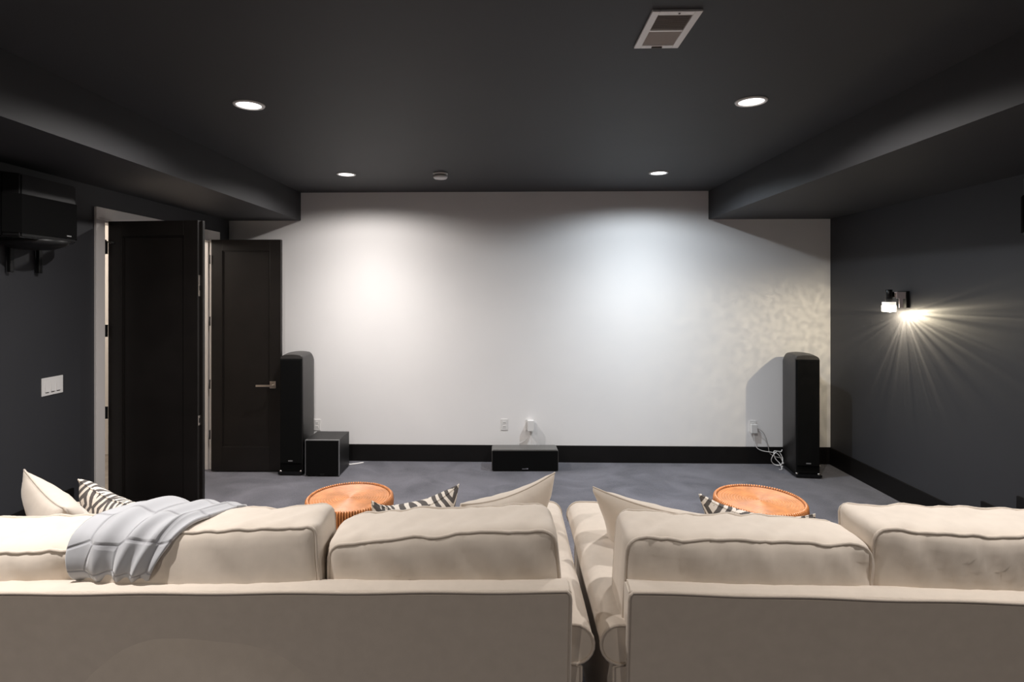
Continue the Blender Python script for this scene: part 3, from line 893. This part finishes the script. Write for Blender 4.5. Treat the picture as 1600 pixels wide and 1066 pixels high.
RAKE = 0.125      # the back leans towards the rear
def sofa(loc, rz, label, Wp, tops):
    """local x width centred, y from the rear (0) to the front, z from the platform."""
    t = thing('sofa', loc, rz, label, 'sofa', 'cream sofas seen from behind')
    D, hb = 0.915, 0.748
    hw = Wp / 2
    W_arm = 0.175
    ain = hw + 0.064 - W_arm           # inner face of the arms
    # back frame: flat rear, rounded top
    prof = [(RAKE * (hb - 0.06), 0.06), (RAKE * 0.012, hb - 0.018), (0.0, hb - 0.006), (0.002, hb - 0.002), (0.008, hb + 0.001), (0.03, hb + 0.004), (0.055, hb + 0.002), (0.072, hb - 0.006), (0.085, hb - 0.022), (0.095, hb - 0.06), (0.13, 0.30), (0.16, 0.06)]
    bm = extrude_poly(bmesh.new(), prof, 'x', -hw, hw)
    bmesh.ops.bevel(bm, geom=[e for e in bm.edges if abs(abs(e.verts[0].co.x) - hw) < 1e-5 and abs(abs(e.verts[1].co.x) - hw) < 1e-5], offset=0.006, segments=2, affect='EDGES')
    bk = obj('back_frame', bm, 'linen', t, True)
    for p in bk.data.polygons: p.use_smooth = True
    bk.data.set_sharp_from_angle(angle=R(24))
    path = []
    zw = hb - 0.004
    path += [(-hw + 0.002, -0.001, 0.07 + (zw - 0.09) * i / 20) for i in range(21)]
    path += [(-hw + 0.004, -0.001, zw - 0.008)]
    path += [(-hw + 0.012 + (2 * hw - 0.024) * i / 60, -0.001, zw + 0.0014 * math.sin(i * 0.55)) for i in range(61)]
    path += [(hw - 0.004, -0.001, zw - 0.008)]
    path += [(hw - 0.002, -0.001, zw - 0.02 - (zw - 0.09) * i / 20) for i in range(21)]
    path = [(x_, y_ + RAKE * (hb - z_), z_) for (x_, y_, z_) in path]
    bm = bmesh.new(); tube(bm, path, 0.0046, 6)
    obj('piping', bm, 'linen_pipe', bk, True)
    # arms
    for s in (-1, 1):
        bm = bmesh.new()
        pr = arm_profile(W_arm)
        ny = 16
        rows = []
        for j in range(ny + 1):
            y = 0.045 + (D - 0.045) * j / ny
            sw = 0.006 * math.sin(j * 0.8)
            rows.append([bm.verts.new((s * (ain + px_ + 0.024 * y / D), y, pz + (0.004 * math.sin(j * 0.6) if pz > 0.56 else 0))) for (px_, pz) in pr])
        for a, b in zip(rows, rows[1:]):
            for k in range(len(a)):
                l = (k + 1) % len(a)
                bm.faces.new((a[k], a[l], b[l], b[k]))
        bm.faces.new(rows[0]); bm.faces.new(rows[-1][::-1])
        ar = obj('arm', bm, 'linen', t, True)
        ar.data.set_sharp_from_angle(angle=R(50))
        for yy in (0.043, D + 0.001):
            bm = bmesh.new()
            path = [(s * (ain + a + 0.024 * yy / D), yy, b) for (a, b) in pr]
            tube(bm, path, 0.004, 6)
            obj('piping', bm, 'linen_pipe', ar, True)
    # base rail
    obj('base', box(-ain, ain, 0.10, D - 0.03, 0.07, 0.265, 0.012), 'linen', t)
    # seat cushions
    n = 3
    cw_ = 2 * ain / n
    for i in range(n):
        box_cushion('seat_cushion', t, cw_ - 0.006, 0.62, 0.15, (-ain + cw_ * (i + 0.5), 0.59, 0.262), (0, 0, 0), 20 + i + rz, bul=0.014, btop=0.012, wr=0.002, axis='z', n=(16, 14, 4))
    # back cushions
    bw = Wp / n
    for i in range(n):
        zt, roll, lean, dx, dw, sd = tops[i]
        box_cushion('back_cushion', t, bw - 0.004 + dw, 0.170, zt - 0.39, (-hw + bw * (i + 0.5) + dx, 0.150 + (zt - 0.39) * math.tan(R(lean)), 0.392), (R(lean), R(-roll), 0), sd)
    for sx in (-1, 1):
        for yy in (0.07, D - 0.08):
            bm = bmesh.new(); lathe(bm, [(0.0, 0.0), (0.018, 0.0), (0.027, 0.10), (0.0, 0.10)], 16, cap=False)
            obj('leg', bm, 'wood_leg', t, loc=(sx * (hw - 0.04), yy, 0))
    return t

aL, aR = R(1.77), R(-1.60)
WP = 1.905
def sofa_root(corner, side, ang):
    # rear corner of the back panel -> rear centre
    v = Matrix.Rotation(ang, 3, 'Z') @ Vector((-side * WP / 2, 0, 0))
    return (corner[0] + v.x, corner[1] + v.y, ZP)
LS = sofa_root((0.161, 1.446), 1, aL)
RS = sofa_root((0.306, 1.446), -1, aR)
# per cushion: top height above the platform, roll (deg, + lifts the right end), lean, dx, dwidth, seed
left_sofa = sofa(LS, aL, 'cream three-cushion sofa on the left with a grey throw over its back', WP,
                 [(0.842, 0.5, 9, 0.0, 0.0, 1), (0.872, 3.2, -4, -0.008, 0.0, 2), (0.866, 3.2, 4, 0.004, -0.012, 3)])
right_sofa = sofa(RS, aR, 'cream three-cushion sofa on the right with its back to the camera', WP,
                  [(0.856, -0.9, 2.5, 0.0, 0.008, 4), (0.893, -0.8, 3, 0.014, 0.018, 5), (0.87, 0.0, 4, 0.0, 0.0, 6)])

# ------------------------------------------------------------------ throw pillows
def pillow(name, tip, corner, size, roll, lean, yaw, m, label, seed, th=0.075, hz=None, sag=0.06):
    """tip: world position of one top corner ('l' or 'r'); roll lifts the right end; lean tips the top away from the screen."""
    a = size / 2
    b = (hz or size) / 2
    bm = bmesh.new()
    n = 26
    grid = {}
    def half_th(u, v):
        return th * (max(0, 1 - u ** 4) ** 0.5) * (max(0, 1 - v ** 4) ** 0.5) * (0.75 + 0.25 * (1 - u * u) * (1 - v * v))
    def outline(u, v):
        x = a * u * (1 - 0.10 * (1 - v * v) * abs(u))
        z = b * v * (1 - (0.10 + sag * (1 if v > 0 else 0)) * (1 - u * u) * abs(v))
        return x, z
    vs = {}
    for s in (-1, 1):
        for i in range(n + 1):
            for j in range(n + 1):
                # denser towards the seams
                u = math.sin(math.pi / 2 * (-1 + 2 * i / n)); v = math.sin(math.pi / 2 * (-1 + 2 * j / n))
                x, z = outline(u, v)
                if i in (0, n) or j in (0, n):
                    if (0, i, j) not in vs: vs[(0, i, j)] = bm.verts.new((x, 0, z))
                    vs[(s, i, j)] = vs[(0, i, j)]
                else:
                    d = half_th(u, v) + 0.010 * wob(x, s, z, 7, seed)
                    d += 0.006 * wob(x * 2, s * 3, z * 2, 9, seed + 3)
                    vs[(s, i, j)] = bm.verts.new((x, s * max(d, 0.002), z))
        for i in range(n):
            for j in range(n):
                q = [vs[(s, i, j)], vs[(s, i + 1, j)], vs[(s, i + 1, j + 1)], vs[(s, i, j + 1)]]
                bm.faces.new(q if s < 0 else q[::-1])
    Rm = Matrix.Rotation(yaw, 3, 'Z') @ Matrix.Rotation(lean, 3, 'X') @ Matrix.Rotation(-roll, 3, 'Y')
    c = Vector(tip) - Rm @ Vector(((a if corner == 'r' else -a), 0, b))
    t = thing(name, c, 0, label, 'pillow', 'throw pillows on the sofas')
    t.rotation_euler = Rm.to_euler()
    obj('cover', bm, m, t, True)
    bm = bmesh.new()
    pts = []
    K = 24
    for (f_) in (lambda s_: (s_, -1), lambda s_: (1, s_), lambda s_: (-s_, 1), lambda s_: (-1, -s_)):
        for i in range(K):
            u, v = f_(-1 + 2 * i / K)
            x, z = outline(u, v); pts.append((x, 0, z))
    tube(bm, pts, 0.0032, 6, closed=True)
    obj('seam', bm, 'linen_pipe' if m == 'linen' else m, t, True)
    return t

pillow('throw_pillow', (-1.757, 2.00, 1.14), 'l', 0.46, R(-4), R(20), R(-38), 'linen', 'plain cream throw pillow at the far left, beside the patterned one', 31)
pillow('throw_pillow', (-1.64, 2.107, 1.07), 'l', 0.42, R(-3), R(20), R(-29), 'ikat', 'grey and white patterned throw pillow left of the grey throw', 32)
pillow('throw_pillow', (-0.19, 2.15, 1.05), 'r', 0.34, R(1), R(18), R(30), 'ikat', 'small grey and white patterned pillow between the left stool and a cream pillow', 33, sag=0.36)
pillow('throw_pillow', (0.174, 2.14, 1.10), 'r', 0.44, R(2), R(18), R(42), 'linen', 'plain cream throw pillow at the right end of the left sofa', 34)
pillow('throw_pillow', (0.296, 1.985, 1.10), 'l', 0.46, R(-2), R(28), R(-32), 'linen', 'plain cream throw pillow leaning in the corner of the right sofa', 35)
pillow('throw_pillow', (0.69, 2.06, 1.05), 'l', 0.37, R(3), R(18), R(-36), 'ikat', 'grey and white patterned pillow in front of the right stool', 36, sag=0.20)
pillow('throw_pillow', (1.64, 1.93, 1.035), 'l', 0.42, R(6), R(18), R(-4), 'ikat', 'grey and white patterned pillow at the right edge of the view', 37, sag=-0.16)

# ------------------------------------------------------------------ grey throw over the left sofa's back
def throw():
    t_ = Matrix.Translation(Vector(LS)) @ Matrix.Rotation(aL, 4, 'Z')
    ti = t_.inverted()
    # rows from the front of the cushion, over the top, down the rear: world (xl, xr, y, z)
    rows = [(-1.02, -0.86, 1.745, 0.96), (-1.06, -0.83, 1.738, 1.05), (-1.09, -0.81, 1.715, 1.114), (-1.11, -0.805, 1.67, 1.138), (-1.13, -0.815, 1.62, 1.146),
            (-1.145, -0.835, 1.565, 1.152), (-1.155, -0.86, 1.515, 1.152), (-1.16, -0.885, 1.472, 1.130), (-1.16, -0.905, 1.456, 1.096), (-1.155, -0.920, 1.450, 1.066), (-1.15, -0.935, 1.454, 1.040), (-1.145, -0.945, 1.468, 1.022)]
    P = spline([(a, c, d) for a, b, c, d in rows], 6)
    Q = spline([(b, c, d) for a, b, c, d in rows], 6)
    n = 72
    bm = bmesh.new()
    uvl = bm.loops.layers.uv.new('cloth')
    for side_ in (0,):
        G = []
        M = len(P)
        for i in range(M):
            row = []
            s = i / (M - 1)
            tang = (P[min(i + 1, M - 1)] - P[max(i - 1, 0)]); tang.x = 0
            tang.normalize()
            nrm = Vector((0, tang.z, -tang.y)) * -1
            if i < M * 0.35 and nrm.z < -0.1 and nrm.y < 0: nrm = -nrm
            # outward normal: up on the top, -y on the rear, +y on the front
            nrm = Vector((0, -tang.z, tang.y))
            cen = Vector((0, 1.60, 1.02)); mid = (P[i] + Q[i]) / 2
            if nrm.dot(Vector((0, mid.y - cen.y, mid.z - cen.z))) < 0: nrm = -nrm
            for j in range(n + 1):
                u = j / n
                uu = u + 0.012 * math.sin(7 * u + 3 * s)
                p = P[i].lerp(Q[i], uu)
                ph = (u ** 1.15) * 2 * math.pi * 3.8 + 2.2 * s + 1.3 * math.sin(3 * s + u * 5)
                env = 0.35 + 0.65 * min(1, s * 1.6)
                f = 0.5 + 0.5 * math.sin(ph)
                d = 0.008 + 0.017 * env * (f ** 1.3) * math.sin(math.pi * min(1, max(0, u * 0.94 + 0.03))) ** 0.4
                d *= 1 - 0.55 * s ** 5
                d += 0.014 * math.exp(-((u - 0.36) / 0.24) ** 2) * math.exp(-((s - 0.36) / 0.16) ** 2)
                d += 0.006 * wob(p.x, p.y, p.z, 11, 3)
                p = p + nrm * d
                row.append(bm.verts.new(ti @ p))
            G.append(row)
        for i in range(M - 1):
            for j in range(n):
                fc = bm.faces.new((G[i][j], G[i][j + 1], G[i + 1][j + 1], G[i + 1][j]))
                for lp, (aa, bb) in zip(fc.loops, ((i, j), (i, j + 1), (i + 1, j + 1), (i + 1, j))):
                    lp[uvl].uv = (bb / n * 0.75, aa / (M - 1) * 1.0)
    o = obj('throw_blanket', bm, 'plush_grey', None, True)
    o.matrix_world = t_
    md = o.modifiers.new('thick', 'SOLIDIFY'); md.thickness = 0.010; md.offset = -1
    tag(o, 'soft grey embossed throw blanket draped over the left sofa cushions', 'blanket')
throw()
